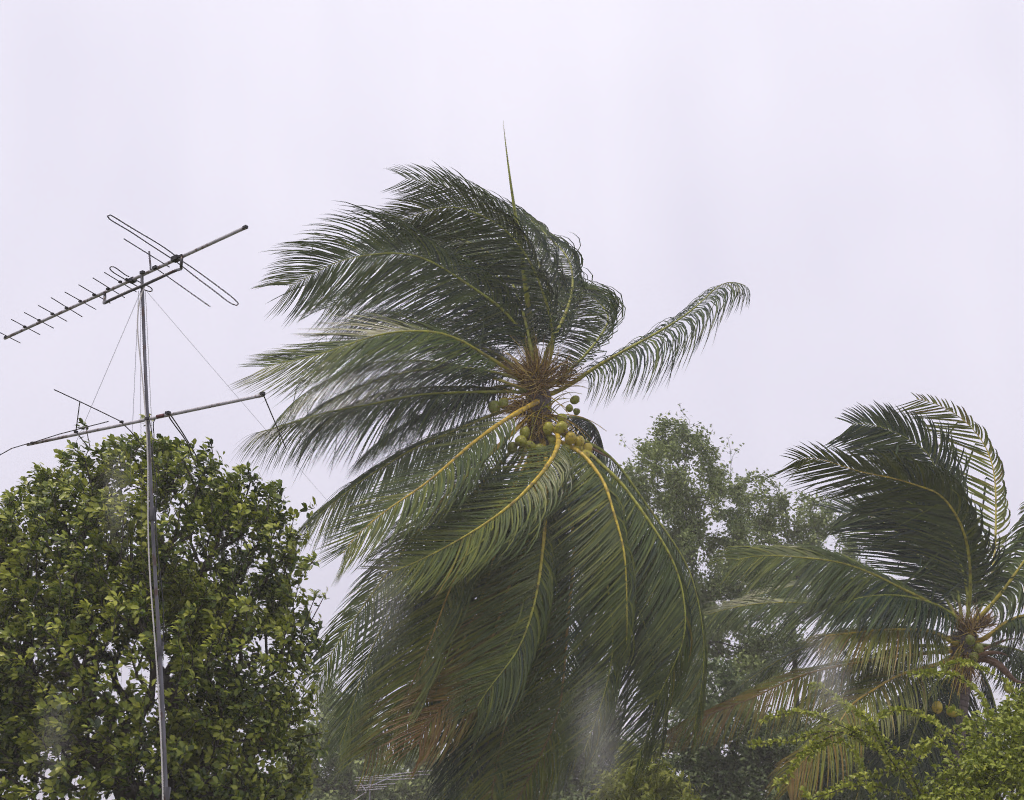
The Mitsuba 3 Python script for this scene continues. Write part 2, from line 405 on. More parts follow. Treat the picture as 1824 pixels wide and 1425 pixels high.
YP = 22.0
rng = np.random.default_rng(3)
palm = thing('coconut_palm', 'tall coconut palm in the centre with storm blown fronds, yellow stalks and green coconuts', 'palm tree', 'coconut palms bent by the wind')
base = at(905, 1425, YP)
palm_trunk(palm, [[base[0] - 0.5, YP, -0.3], [base[0] - 0.22, YP, 1.5], base, at(945, 1100, YP), at(962, 860, YP), at(958, 700, YP)], 0.19, 0.14, YP)
H = [(958, 690, 0)]
UPF, MIDF, LOWF = (-1, 0.05, -0.12), (-0.75, 0, -0.65), (-0.75, 0, -0.75)
GREEN, DARK, BRIGHT = (0.28, 0.34), (0.1, 0.15), (0.48, 0.5)
fronds = [
    # upper crown
    dict(p=H + [(983, 583, -.3), (964, 512, -.6), (942, 463, -.8), (916, 426, -.9), (893, 404, -1), (860, 385, -1.1), (826, 372, -1.1), (793, 369, -1.1), (755, 378, -1.0), (700, 396, -.9)], F=(-.95, 0, -.3), L=1.6, flex=1.5, ang=(78,38), ls=(.62, 1), tone=(.2, .33), rib=(.4, .35), n=105),
    dict(p=H + [(985, 560, .7), (960, 470, 1.0), (930, 415, 1.2), (893, 384, 1.4), (830, 346, 1.5), (774, 326, 1.4), (722, 318, 1.2)], F=(-1, 0, -.15), L=1.15, flex=1.6, tone=(.12, .22), kink=.2, ls=(.85, 1), agk=2),
    dict(p=H + [(979, 616, 0), (1005, 564, .4), (1020, 508, .8), (1009, 456, 1.3), (979, 424, 1.8), (945, 392, 2.1), (900, 375, 2.2)], F=(-1, 0, -.1), L=1.05, flex=1.7, ls=(.7, 1), tone=(.12, .2), rib=(.42, .3), thick=.045, kink=.2),
    dict(p=[(965, 700, 0), (1019, 655, .1), (1049, 625, .2), (1076, 588, .4), (1083, 564, .7), (1069, 541, 1.1), (1042, 520, 1.5), (1000, 508, 1.9)], F=(-1, 0, -.1), L=1.1, flex=2, tone=(.2, .25), rib=(.4, .25), kink=.12),
    dict(p=[(965, 705, 0), (1010, 688, 0), (1060, 655, -.1), (1130, 615, -.3), (1200, 575, -.4), (1250, 537, -.5), (1285, 507, -.5), (1328, 509, -.5)], F=(-.5, 0, -.9), L=1.35, flex=1.4, tone=(.12, .2), rib=(.5, .3), bare=.2, n=75, thick=.045, kink=.04, ang=(75, 50), lift=.1, ls=(1, .5)),
    dict(p=[(950, 690, 0), (895, 652, -.4), (830, 612, -.9), (793, 596, -1.1), (748, 590, -1.3), (703, 592, -1.4), (659, 601, -1.5), (614, 616, -1.5), (562, 633, -1.5), (505, 646, -1.4), (472, 654, -1.3)], F=(-.92, 0, -.32), L=1.45, flex=.9, agk=.5, w=.042, tone=(.25, .38), rib=(.5, .35), thick=.04, n=110),
    dict(p=H + [(920, 580, -.2), (879, 538, -.5), (830, 504, -.7), (785, 475, -.8), (741, 456, -.9), (696, 451, -.9), (651, 455, -.9), (606, 465, -.9), (569, 482, -.8), (515, 510, -.7)], F=(-.7, 0, -.65), L=1.4, flex=1.1, tone=(.2, .32), rib=(.35, .3), n=110),
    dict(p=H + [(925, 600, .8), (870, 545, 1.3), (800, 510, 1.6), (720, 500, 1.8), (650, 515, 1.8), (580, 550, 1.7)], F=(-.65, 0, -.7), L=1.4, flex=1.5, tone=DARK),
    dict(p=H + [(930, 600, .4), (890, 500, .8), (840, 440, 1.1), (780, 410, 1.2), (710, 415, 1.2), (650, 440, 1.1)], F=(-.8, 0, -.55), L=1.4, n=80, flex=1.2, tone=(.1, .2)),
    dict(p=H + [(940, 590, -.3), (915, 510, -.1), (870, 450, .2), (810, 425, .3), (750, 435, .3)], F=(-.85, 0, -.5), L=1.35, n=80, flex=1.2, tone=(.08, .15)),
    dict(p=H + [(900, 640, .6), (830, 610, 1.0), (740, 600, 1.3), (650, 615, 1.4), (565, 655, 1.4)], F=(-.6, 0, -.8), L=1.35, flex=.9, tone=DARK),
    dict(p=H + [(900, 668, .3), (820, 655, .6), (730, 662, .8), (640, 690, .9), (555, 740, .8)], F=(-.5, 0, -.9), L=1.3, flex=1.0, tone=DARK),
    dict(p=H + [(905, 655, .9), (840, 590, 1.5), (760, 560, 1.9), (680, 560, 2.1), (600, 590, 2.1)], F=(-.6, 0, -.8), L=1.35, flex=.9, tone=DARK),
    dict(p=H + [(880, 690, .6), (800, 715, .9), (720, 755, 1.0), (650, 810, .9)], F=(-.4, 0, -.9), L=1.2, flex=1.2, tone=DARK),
    # left side
    dict(p=[(950, 700, 0), (880, 698, -.2), (800, 700, -.4), (736, 705, -.5), (666, 719, -.6), (595, 732, -.6), (525, 751, -.6), (462, 770, -.5)], F=(-.35, 0, -1), L=1.35, flex=1.9, tone=(.12, .3), rib=(.3, .35), n=110, kink=.1),
    dict(p=[(950, 700, 0), (860, 665, .5), (800, 648, .9), (736, 642, 1.1), (666, 646, 1.2), (613, 663, 1.3), (560, 690, 1.3), (500, 745, 1.2)], F=(-.4, 0, -1), L=1.25, flex=1.9, tone=(.15, .3)),
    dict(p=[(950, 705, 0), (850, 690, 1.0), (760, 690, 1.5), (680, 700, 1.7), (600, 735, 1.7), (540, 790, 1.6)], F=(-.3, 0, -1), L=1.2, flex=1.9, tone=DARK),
    dict(p=[(945, 720, 0), (870, 742, -.2), (792, 775, -.4), (736, 800, -.5), (694, 825, -.6), (645, 856, -.6), (595, 895, -.6), (550, 932, -.5)], F=(-.3, 0, -1), L=1.2, flex=1.6, tone=(.25, .4), rib=(.5, .4), n=105),
    dict(p=[(958, 715, -.2), (945, 722, -.5), (900, 748, -1.0), (834, 796, -1.5), (785, 839, -1.8), (736, 877, -2.0), (694, 905, -2.1), (640, 950, -2.1), (612, 985, -2.0)], F=(-.9, 0, -.5), L=1.15, flex=1.0, tone=(.3, .42), rib=(.75, .6), thick=.05, bare=.2, n=105),
    dict(p=[(945, 740, 0), (890, 793, -.6), (855, 825, -.9), (806, 870, -1.2), (771, 912, -1.4), (736, 958, -1.5), (690, 1020, -1.5), (640, 1090, -1.4), (590, 1165, -1.2), (560, 1235, -1.0)], F=(-.4, 0, -.95), L=.9, flex=1.3, tone=(.25, .38), rib=(.7, .35), thick=.045),
    # front
    dict(p=[(970, 760, -.2), (994, 776, -.6), (984, 815, -1.1), (948, 862, -1.6), (911, 898, -1.9), (867, 931, -2.1), (820, 960, -2.2), (760, 992, -2.3), (700, 1018, -2.3)], F=(-1, 0, -.2), L=1.2, flex=1.0, tone=(.33, .45), rib=(.68, .45), thick=.05, n=100),
    dict(p=[(950, 780, 0), (905, 880, -.9), (855, 948, -1.3), (824, 1000, -1.5), (798, 1058, -1.6), (780, 1106, -1.6), (763, 1150, -1.6), (735, 1215, -1.5), (700, 1290, -1.4)], F=(-.8, 0, -.65), L=1.2, flex=1.2, tone=(.32, .58), rib=(.55, .95)),
    dict(p=[(955, 780, 0), (935, 850, -.5), (912, 900, -.8), (886, 970, -1.1), (866, 1040, -1.2), (830, 1130, -1.2), (770, 1230, -1.1), (700, 1320, -1.0)], F=(-.7, 0, -.75), L=1.15, flex=1.3, tone=(.25, .5), rib=(.45, .7), bare=.3),
    dict(p=[(962, 790, -.1), (956, 870, -.6), (938, 966, -1.0), (912, 1031, -1.3), (890, 1097, -1.5), (873, 1145, -1.6), (846, 1198, -1.7), (785, 1264, -1.7), (745, 1325, -1.7)], F=(-.8, 0, -.6), L=1.2, flex=1.1, tone=(.3, .98), rib=(.72, .95), thick=.045, bare=.22, label='frond in front of the trunk with dry orange brown tip'),
    dict(p=[(965, 780, -.1), (974, 850, -.7), (973, 900, -1.0), (969, 957, -1.3), (958, 1045, -1.6), (943, 1106, -1.7), (921, 1159, -1.8), (886, 1207, -1.9), (850, 1260, -1.9)], F=(-.8, 0, -.6), L=1.15, flex=1.1, tone=(.3, .36), rib=(.72, .3), thick=.05, bare=.24, n=95),
    dict(p=[(970, 780, 0), (1000, 850, -.3), (1022, 966, -.6), (1013, 1089, -.8), (1004, 1207, -.9), (995, 1264, -.9), (978, 1312, -.9), (950, 1370, -.8), (915, 1440, -.8)], F=(-.85, 0, -.5), L=1.15, flex=.9, tone=(.22, .5), rib=(.6, 1.0), thick=.042, n=110),
    # right front
    dict(p=[(970, 770, 0), (1005, 790, -.4), (1036, 808, -.7), (1056, 830, -.9), (1076, 860, -1.1), (1090, 901, -1.3), (1103, 945, -1.4), (1112, 985, -1.5), (1116, 1045, -1.5), (1117, 1100, -1.5), (1116, 1148, -1.4)], F=(-.8, 0, -.65), L=1.15, flex=1.2, tone=(.33, .4), rib=(.68, .45), thick=.045, n=85),
    dict(p=[(970, 760, 0), (1030, 790, -.3), (1069, 825, -.6), (1103, 857, -.7), (1136, 900, -.8), (1175, 957, -.9), (1206, 1018, -.9), (1219, 1075, -.9), (1219, 1128, -.9), (1200, 1185, -.8), (1170, 1245, -.7)], F=(-.75, 0, -.75), L=1.35, flex=1.1, tone=(.25, .36), rib=(.45, .35), thick=.042, n=110),
    dict(p=[(970, 755, 0), (1030, 780, .2), (1080, 808, .3), (1110, 840, .3), (1149, 895, .3), (1202, 970, .2), (1228, 1018, .2), (1246, 1084, .1), (1254, 1163, .1), (1248, 1233, .1), (1236, 1300, .1)], F=(-.6, 0, -.85), L=1.3, flex=1.3, tone=(.2, .4), rib=(.35, .35), n=110),
    dict(p=[(965, 735, 0), (989, 745, .3), (1016, 743, .6), (1046, 749, .9), (1063, 766, 1.1), (1074, 800, 1.2), (1080, 860, 1.3), (1080, 940, 1.2)], F=(-.7, 0, -.7), L=.9, flex=1.4, tone=(.08, .12), rib=(.1, .1)),
    # hanging skirt
    dict(p=[(965, 770, .3), (1010, 830, .9), (1060, 920, 1.3), (1100, 1030, 1.5), (1120, 1150, 1.5), (1110, 1270, 1.4), (1085, 1360, 1.3)], F=(-.7, 0, -.75), L=1.2, flex=1.2, tone=(.12, .35)),
    dict(p=[(970, 770, -.2), (1020, 850, -.7), (1060, 950, -1.1), (1085, 1060, -1.3), (1090, 1170, -1.3), (1065, 1270, -1.2), (1040, 1340, -1.1)], F=(-.75, 0, -.7), L=1.15, flex=1.2, tone=(.15, .35), rib=(.3, .4)),
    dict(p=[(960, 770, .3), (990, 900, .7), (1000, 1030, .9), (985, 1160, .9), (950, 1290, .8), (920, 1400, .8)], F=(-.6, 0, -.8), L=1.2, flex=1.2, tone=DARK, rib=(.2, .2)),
    dict(p=[(955, 770, .3), (920, 880, .9), (880, 1000, 1.2), (850, 1120, 1.3), (820, 1240, 1.3), (800, 1350, 1.2), (790, 1430, 1.2)], F=(-.4, 0, -.9), L=1.2, flex=1.2, tone=(.05, .2), rib=(.2, .5)),
    dict(p=[(955, 765, .2), (890, 860, .7), (820, 960, 1.0), (760, 1060, 1.1), (700, 1160, 1.1), (650, 1260, 1.0), (612, 1350, 1.0)], F=(-.45, 0, -.9), L=1.15, flex=1.2, tone=(.1, .25), rib=(.25, .3)),
    dict(p=[(950, 760, 0), (870, 850, -.2), (790, 950, -.4), (720, 1050, -.5), (665, 1150, -.5), (630, 1250, -.4), (605, 1330, -.4)], F=(-.5, 0, -.9), L=1.2, flex=1.2, tone=(.18, .3), rib=(.5, .4), thick=.04),
    dict(p=[(952, 770, -.1), (900, 880, -.6), (850, 990, -.8), (800, 1100, -.9), (745, 1200, -.9), (690, 1290, -.9), (650, 1345, -.9)], F=(-.55, 0, -.85), L=1.2, flex=1.2, tone=(.2, .6), rib=(.6, .95), thick=.04),
    dict(p=[(958, 780, 0), (940, 900, -.3), (920, 1030, -.5), (890, 1150, -.6), (860, 1270, -.6), (835, 1370, -.6), (820, 1450, -.6)], F=(-.5, 0, -.85), L=1.15, flex=1.2, tone=(.06, .15), rib=(.2, .2)),
    dict(p=[(962, 785, 0), (960, 920, -.4), (950, 1060, -.7), (930, 1180, -.8), (900, 1290, -.8), (880, 1390, -.8), (870, 1460, -.8)], F=(-.6, 0, -.8), L=1.1, flex=1.2, tone=(.05, .5), rib=(.3, 1)),
    dict(p=[(970, 775, .1), (1030, 870, .1), (1090, 980, .1), (1140, 1090, .1), (1165, 1190, .1), (1160, 1280, .1), (1135, 1350, .1)], F=(-.65, 0, -.8), L=1.2, flex=1.2, tone=(.12, .3), rib=(.25, .3)),
    dict(p=[(955, 790, 0), (925, 930, -.3), (905, 1080, -.4), (890, 1220, -.4), (880, 1350, -.4), (872, 1480, -.4)], F=(-.35, 0, -.95), L=1.0, flex=1.3, tone=(.3, .9), rib=(.95, 1), w=.03),
    dict(p=[(960, 790, .1), (955, 930, .2), (945, 1080, .3), (930, 1230, .3), (915, 1380, .3), (905, 1500, .3)], F=(-.35, 0, -.95), L=1.0, flex=1.3, tone=(.8, .98), rib=(.95, 1), w=.03),
    dict(p=[(962, 790, -.1), (975, 930, -.2), (970, 1080, -.3), (955, 1230, -.4), (940, 1380, -.4), (930, 1500, -.4)], F=(-.35, 0, -.95), L=1.0, flex=1.3, tone=(.3, .9), rib=(.95, 1), w=.03),
    dict(p=[(965, 780, .3), (1040, 900, .9), (1070, 1030, 1.2), (1065, 1160, 1.2), (1040, 1280, 1.2), (1010, 1390, 1.2)], F=(-.6, 0, -.8), L=1.2, flex=1.2, tone=(.1, .2), rib=(.2, .2)),
    dict(p=[(965, 780, .2), (1060, 880, .5), (1130, 1000, .7), (1170, 1120, .7), (1185, 1230, .7), (1175, 1330, .7)], F=(-.6, 0, -.8), L=1.2, flex=1.2, tone=(.1, .3), rib=(.2, .2)),
    dict(p=[(950, 765, .1), (870, 880, .4), (790, 1000, .5), (720, 1110, .5), (660, 1210, .5), (625, 1300, .5)], F=(-.5, 0, -.9), L=1.15, flex=1.1, tone=(.08, .15), rib=(.2, .2)),
]
for f in fronds:
    p = f.pop('p')
    frond(palm, rng, palm_points(p, YP), **f)

# the unopened spear leaf, the fibre sheath and the leaf bases at the heart
mb = MB()
sp = curve(palm_points([(955, 660, .2), (940, 540, -.2), (927, 440, -.75), (916, 370, -1.1), (906, 300, -1.3), (896, 215, -1.4)], YP), 24)
mb.tube(sp, 0.075 * np.linspace(1, 0.02, 24) ** 0.9, 7, tone=np.linspace(.42, .3, 24))
mb.build('spear_leaf', 'leaf_rib', palm, label='long unopened pointed leaf at the top')
heart = at(955, 690, YP)
mb = MB()
dirs = [unit([math.cos(a) * 0.9, math.sin(a) * 0.6 - 0.35, z]) for a in np.linspace(0, 2 * np.pi, 13) for z in (1.5, 0.9, 0.35)]
strand_burst(mb, heart + [0, -0.15, 0.0], rng, 420, dirs, 0.85, 0.018, 0.28, 0.1)
strand_burst(mb, heart + [0.05, -0.3, -0.05], rng, 200, [unit([math.cos(a), -0.5, math.sin(a)]) for a in np.linspace(0, 6, 15)], 0.36, 0.011, 0.2, 0)
strand_burst(mb, heart + [0.45, -0.1, 0.1], rng, 90, [unit([0.7, -0.3, 0.6]), unit([0.9, -0.2, 0.2])], 0.5, 0.014, 0.35, 0.1)
strand_burst(mb, heart + [0.02, -0.12, -0.75], rng, 200, [unit([-0.8, -0.5, -.4]), unit([0.8, -0.5, -.4]), unit([0, -0.7, -.7])], 0.45, 0.016, 0.4, 0.8)
strand_burst(mb, heart + [-0.25, -0.1, -0.4], rng, 160, [unit([-0.8, -0.4, 0]), unit([-0.3, -0.5, -0.5]), unit([0.3, -0.6, -0.5])], 0.6, 0.014, 0.4, 0.6)
mb.build('fibre_sheath', 'fibre', palm, smooth=False, kind='stuff', label='ragged brown fibre round the heart of the crown')
for x, y, d, l, r in ((940, 620, -.2, 60, .05), (965, 610, .1, 80, .05), (1012, 650, -.1, 70, .05), (925, 640, .1, 60, .05)):
    pass
for (x, y), d, r, tn in (((977, 763), -.5, .105, .6), ((999, 762), -.6, .115, .62), ((1001, 745), -.35, .10, .55), ((1016, 781), -.6, .11, .78), ((1032, 786), -.5, .10, .74),
                         ((1019, 818), -.55, .105, .55), ((928, 786), -.5, .11, .5), ((881, 726), -.3, .12, .2), ((897, 718), -.35, .10, .25), ((1024, 712), -.2, .085, .25),
                         ((1014, 727), -.25, .075, .3), ((1027, 733), -.2, .07, .15), ((1047, 800), -.4, .10, .75), ((962, 800), -.45, .10, .35), ((985, 785), -.35, .10, .55), ((1008, 800), -.5, .10, .55), ((945, 795), -.5, .10, .5), ((935, 770), -.4, .10, .45), ((1042, 812), -.5, .10, .7), ((1000, 825), -.45, .095, .6), ((1030, 797), -.45, .09, .7), ((912, 798), -.4, .1, .25)):
    nut(palm, at(x, y, YP + d), r, tn, rng)
mb = MB()
for i in range(46):    # the flower and fruit stalks
    a = at(962 + rng.normal(0, 12), 740 + rng.normal(0, 20), YP - .1)
    b = at(*[(1020, 720), (1010, 770), (1040, 790), (925, 785), (890, 720), (985, 770)][i % 6], YP - .4) + rng.normal(0, 0.14, 3)
    c = (a + b) / 2 + [0, -0.1, 0.12]
    mb.tube(curve([a, c, b], 8), np.linspace(0.014, 0.005, 8), 4, tone=rng.uniform(.35, .95))
mb.tube(curve(palm_points([(990, 760, -.2), (1040, 790, -.4), (1085, 815, -.5)], YP), 8), np.linspace(.05, .012, 8), 6, tone=1)
mb.build('fruit_stalk', 'leaf_rib', palm)

# ---- the right palm
YR = 24.0
rng = np.random.default_rng(8)
palm = thing('coconut_palm', 'coconut palm at the right edge with wind bent green fronds and dry yellow lower ones', 'palm tree', 'coconut palms bent by the wind')
base = at(1698, 1425, YR)
palm_trunk(palm, [[base[0] - 0.1, YR, -0.3], [base[0] - 0.05, YR, 1.5], base, at(1705, 1290, YR), at(1718, 1130, YR)], 0.2, 0.15, YR)
H = [(1718, 1130, 0)]
K = dict(w=.062, n=62)
fronds = [
    dict(p=H + [(1706, 1050, .2), (1696, 980, .2), (1685, 910, .1), (1672, 850, 0), (1652, 808, -.1), (1618, 782, -.2), (1568, 760, -.2), (1518, 756, -.2)], F=(-1, 0, -.2), L=1.3, flex=.8, ls=(.62, 1), agk=1.8, tone=(.12, .22), rib=(.15, .2), n=80, w=.06),
    dict(p=H + [(1748, 1080, .4), (1768, 1017, .8), (1774, 911, 1.2), (1770, 840, 1.4), (1752, 790, 1.5), (1712, 745, 1.5), (1668, 720, 1.5), (1632, 710, 1.5)], F=(-1, 0, -.05), L=1.15, flex=.5, tone=(.4, .6), rib=(.4, .6), kink=.12, ls=(.35, 1), w=.06, n=42, agk=6),
    dict(p=H + [(1728, 1060, -.4), (1726, 990, -.8), (1710, 931, -1.1), (1677, 884, -1.3), (1644, 868, -1.5), (1591, 852, -1.6), (1541, 842, -1.6), (1500, 830, -1.6), (1460, 818, -1.5), (1420, 820, -1.4)], F=(-.95, 0, -.35), L=1.3, flex=.8, ls=(.6, 1), tone=(.26, .42), rib=(.35, .75), n=75, w=.056),
    dict(p=H + [(1651, 1070, -.3), (1610, 1050, -.5), (1569, 1029, -.6), (1520, 1009, -.7), (1480, 999, -.8), (1427, 993, -.8), (1365, 990, -.8), (1310, 998, -.8)], F=(-.5, 0, -.9), L=1.25, flex=1.0, tone=(.18, .42), rib=(.5, .45), n=85, w=.05),
    dict(p=H + [(1680, 1098, .4), (1590, 1082, .9), (1488, 1077, 1.3), (1406, 1073, 1.5), (1325, 1079, 1.6), (1262, 1095, 1.6)], F=(-.45, 0, -.9), L=1.15, flex=1.0, tone=(.12, .3), rib=(.3, .5), n=90, w=.042),
    dict(p=[(1710, 1150, -.1), (1680, 1135, -.4), (1651, 1124, -.7), (1610, 1121, -1.0), (1569, 1122, -1.2), (1529, 1126, -1.3), (1470, 1132, -1.4)], F=(-.35, 0, -1), L=.95, flex=1.5, tone=(.5, .72), rib=(.5, .6), n=85, thick=.05, label='frond with dry yellow brown leaflets hanging straight down'),
    dict(p=[(1710, 1160, 0), (1610, 1168, -.2), (1529, 1180, -.4), (1467, 1192, -.5), (1406, 1212, -.6), (1345, 1241, -.6), (1284, 1265, -.6), (1243, 1281, -.6), (1190, 1308, -.6)], F=(-.3, 0, -1), L=.95, flex=1.3, tone=(.45, .9), rib=(.7, 1.0), n=95, label='long low frond turned brown'),
    dict(p=[(1705, 1170, -.1), (1635, 1192, -.7), (1590, 1208, -1.0), (1549, 1233, -1.3), (1520, 1253, -1.4), (1496, 1286, -1.5), (1472, 1318, -1.6), (1431, 1355, -1.6), (1402, 1408, -1.5)], F=(-.3, 0, -1), L=1.0, flex=1.3, tone=(.45, .8), rib=(.75, .85), n=85, label='yellowed drooping frond'),
    dict(p=[(1722, 1125, 0), (1745, 1100, -.1), (1782, 1058, -.3), (1812, 1017, -.4), (1840, 975, -.5), (1855, 930, -.5), (1850, 890, -.4)], F=(-.55, 0, -.85), L=.75, flex=1.3, tone=(.2, .3), rib=(.5, .5), thick=.045, bare=.2, **K),
    dict(p=[(1722, 1140, 0), (1757, 1135, -.3), (1790, 1110, -.5), (1830, 1095, -.6), (1885, 1090, -.6), (1950, 1110, -.6)], F=(-.6, 0, -.9), L=.8, flex=1.6, tone=(.2, .3), rib=(.62, .5), thick=.05, bare=.2, n=70, w=.045),
    dict(p=[(1722, 1145, 0), (1770, 1150, .4), (1820, 1160, .7), (1880, 1195, .8), (1930, 1260, .8)], F=(-.6, 0, -.9), L=1.0, flex=1.6, tone=(.15, .25), rib=(.3, .3), n=70, w=.045),
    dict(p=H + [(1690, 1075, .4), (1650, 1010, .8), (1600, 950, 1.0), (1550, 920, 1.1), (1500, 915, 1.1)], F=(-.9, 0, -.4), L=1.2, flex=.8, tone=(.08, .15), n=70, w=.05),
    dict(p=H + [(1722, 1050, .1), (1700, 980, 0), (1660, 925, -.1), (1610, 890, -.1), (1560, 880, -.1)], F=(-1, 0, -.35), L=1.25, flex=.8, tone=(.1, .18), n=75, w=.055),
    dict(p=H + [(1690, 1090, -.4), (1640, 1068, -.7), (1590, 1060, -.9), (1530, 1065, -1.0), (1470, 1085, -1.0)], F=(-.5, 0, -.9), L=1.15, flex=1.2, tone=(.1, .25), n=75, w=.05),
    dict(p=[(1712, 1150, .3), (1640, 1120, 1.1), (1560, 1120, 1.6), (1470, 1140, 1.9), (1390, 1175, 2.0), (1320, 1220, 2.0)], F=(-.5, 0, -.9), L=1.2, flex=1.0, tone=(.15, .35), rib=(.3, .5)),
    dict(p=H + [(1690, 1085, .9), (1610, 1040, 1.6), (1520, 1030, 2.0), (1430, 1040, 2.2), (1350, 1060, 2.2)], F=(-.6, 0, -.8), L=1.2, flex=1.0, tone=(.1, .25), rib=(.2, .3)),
    # hanging skirt
    dict(p=[(1712, 1160, .1), (1650, 1200, .5), (1590, 1270, .8), (1550, 1350, .9), (1520, 1440, .9)], F=(-.4, 0, -1), L=1.15, flex=1.2, tone=(.1, .3), rib=(.3, .6)),
    dict(p=[(1712, 1165, -.1), (1660, 1230, -.4), (1625, 1310, -.5), (1600, 1400, -.5), (1590, 1480, -.5)], F=(-.3, 0, -1), L=1.0, flex=1.2, tone=(.08, .2), rib=(.3, .3)),
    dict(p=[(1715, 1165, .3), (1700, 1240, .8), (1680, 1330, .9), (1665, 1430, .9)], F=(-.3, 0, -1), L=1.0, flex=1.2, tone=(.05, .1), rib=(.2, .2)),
    dict(p=[(1722, 1165, .2), (1760, 1220, .4), (1780, 1300, .5), (1785, 1400, .5)], F=(-.5, 0, -1), L=1.0, flex=1.2, tone=(.1, .2), rib=(.2, .2)),
    dict(p=[(1708, 1160, .2), (1620, 1170, .9), (1540, 1210, 1.3), (1470, 1280, 1.5), (1420, 1370, 1.5)], F=(-.4, 0, -1), L=1.15, flex=1.2, tone=(.15, .5), rib=(.3, .6)),
    dict(p=[(1708, 1160, .2), (1640, 1150, .8), (1560, 1165, 1.2), (1480, 1210, 1.4), (1400, 1280, 1.4)], F=(-.4, 0, -1), L=1.2, flex=1.2, tone=(.1, .4), rib=(.3, .5)),
]
for f in fronds:
    p = f.pop('p')
    frond(palm, rng, palm_points(p, YR), **f)
heart = at(1720, 1120, YR)
mb = MB()
strand_burst(mb, heart + [0, -0.15, -.1], rng, 220, dirs, 0.55, 0.014, 0.3, 0.1)
strand_burst(mb, heart + [0.25, -0.2, .05], rng, 80, [unit([0.7, -0.3, 0.6]), unit([0.9, -0.2, 0.2])], 0.4, 0.014, 0.35, 0.1)
strand_burst(mb, heart + [-0.2, -0.15, -.6], rng, 160, [unit([-0.5, -0.4, -0.6]), unit([0.3, -0.6, -0.8])], 0.7, 0.016, 0.4, 0.6)
mb.build('fibre_sheath', 'fibre', palm, smooth=False, kind='stuff', label='ragged brown fibre round the heart of the crown')
for (x, y), d, r, tn in (((1670, 1260), -.75, .10, .8), ((1696, 1268), -.8, .10, .75), ((1728, 1140), -.5, .09, .15), ((1744, 1155), -.5, .09, .2), ((1735, 1170), -.5, .09, .2), ((1680, 1158), -.5, .08, .2), ((1797, 1226), -.5, .09, .6)):
    nut(palm, at(x, y, YR + d), r, tn, rng)
mb = MB()
for pts, r in (([(1725, 1175, -.2), (1748, 1160, -.5), (1785, 1142, -.7), (1815, 1138, -.8)], .03), ([(1725, 1180, -.2), (1745, 1168, -.5), (1770, 1162, -.7), (1795, 1168, -.8)], .045),
               ([(1725, 1185, -.2), (1760, 1175, -.5), (1785, 1190, -.6), (1805, 1210, -.6), (1830, 1215, -.6)], .07)):
    mb.tube(curve(palm_points(pts, YR), 14), r * np.sin(np.linspace(.4, 3.1, 14)) + .004, 7, tone=np.linspace(.95, 1, 14))
for i in range(24):
    a = at(1718 + rng.normal(0, 8), 1150 + rng.normal(0, 15), YR - .1)
    b = at(*[(1672, 1255), (1696, 1262), (1740, 1150), (1682, 1160)][i % 4], YR - .5) + rng.normal(0, 0.1, 3)
    mb.tube(curve([a, (a + b) / 2 + [0, -.1, .1], b], 8), np.linspace(0.014, 0.005, 8), 4, tone=rng.uniform(.35, .95))
mb.build('fruit_stalk', 'leaf_rib', palm)


# ------------------------------------------------------------------ broad-leaved trees
def blob_points(blobs, n, rng, shell=0.55):
    """n points spread through a union of ellipsoids (centre, radii), denser towards the outside."""
    vol = np.array([np.prod(b[1]) ** (2 / 3) for b in blobs])
    which = rng.choice(len(blobs), n * 3, p=vol / vol.sum())
    d = unit(rng.normal(0, 1, (n * 3, 3)))
    r = rng.random(n * 3) ** (1 / 3) * (1 - shell) + shell * rng.random(n * 3) ** (1 / 8)
    c = np.array([b[0] for b in blobs])[which]
    R = np.array([b[1] for b in blobs])[which]
    p = c + d * r[:, None] * R
    keep = np.ones(len(p), bool)
    for b in blobs:          # not deep inside another blob
        q = np.linalg.norm((p - b[0]) / b[1], axis=1)
        keep &= (q > 0.5) | (rng.random(len(p)) < 0.35)
    return p[keep][:n]


def grow(root, pts, rng, trunk_to):
    """Joins pts to a trunk by a spanning tree that prefers short total ways; returns nodes, parent index, limb index."""
    nodes = [np.array(x) for x in curve([root, (np.array(root) * 0.45 + np.array(trunk_to) * 0.55) + rng.normal(0, 0.05, 3), trunk_to], 8)]
    parent = [-1] + list(range(7))
    cost = [0.0] * 8
    order = np.argsort(np.linalg.norm(pts - np.array(trunk_to), axis=1))
    cap = len(pts) * 4 + 16
    A = np.zeros((cap, 3))
    A[:8] = nodes
    Cst = np.zeros(cap)
    Cst[:8] = np.linalg.norm(A[:8] - A[7], axis=1) * 1.2
    par = np.full(cap, -1)
    par[:8] = parent
    m = 8
    leaf = []
    for i in order:
        p = pts[i]
        d = np.linalg.norm(A[3:m] - p, axis=1)
        j = int(np.argmin(d + 0.45 * Cst[3:m])) + 3
        k = max(1, min(3, int(d[j - 3] / 0.25)))
        a, prev = A[j].copy(), j
        for q in range(1, k + 1):
            u = q / k
            x = a * (1 - u) + p * u
            if q < k:
                x = x + rng.normal(0, 0.06 * d[j - 3], 3) + [0, 0, 0.08 * d[j - 3] * (1 - u)]
            A[m], par[m] = x, prev
            Cst[m] = Cst[prev] + d[j - 3] / k
            prev = m
            m += 1
        leaf.append(prev)
    return A[:m], par[:m], np.array(leaf)


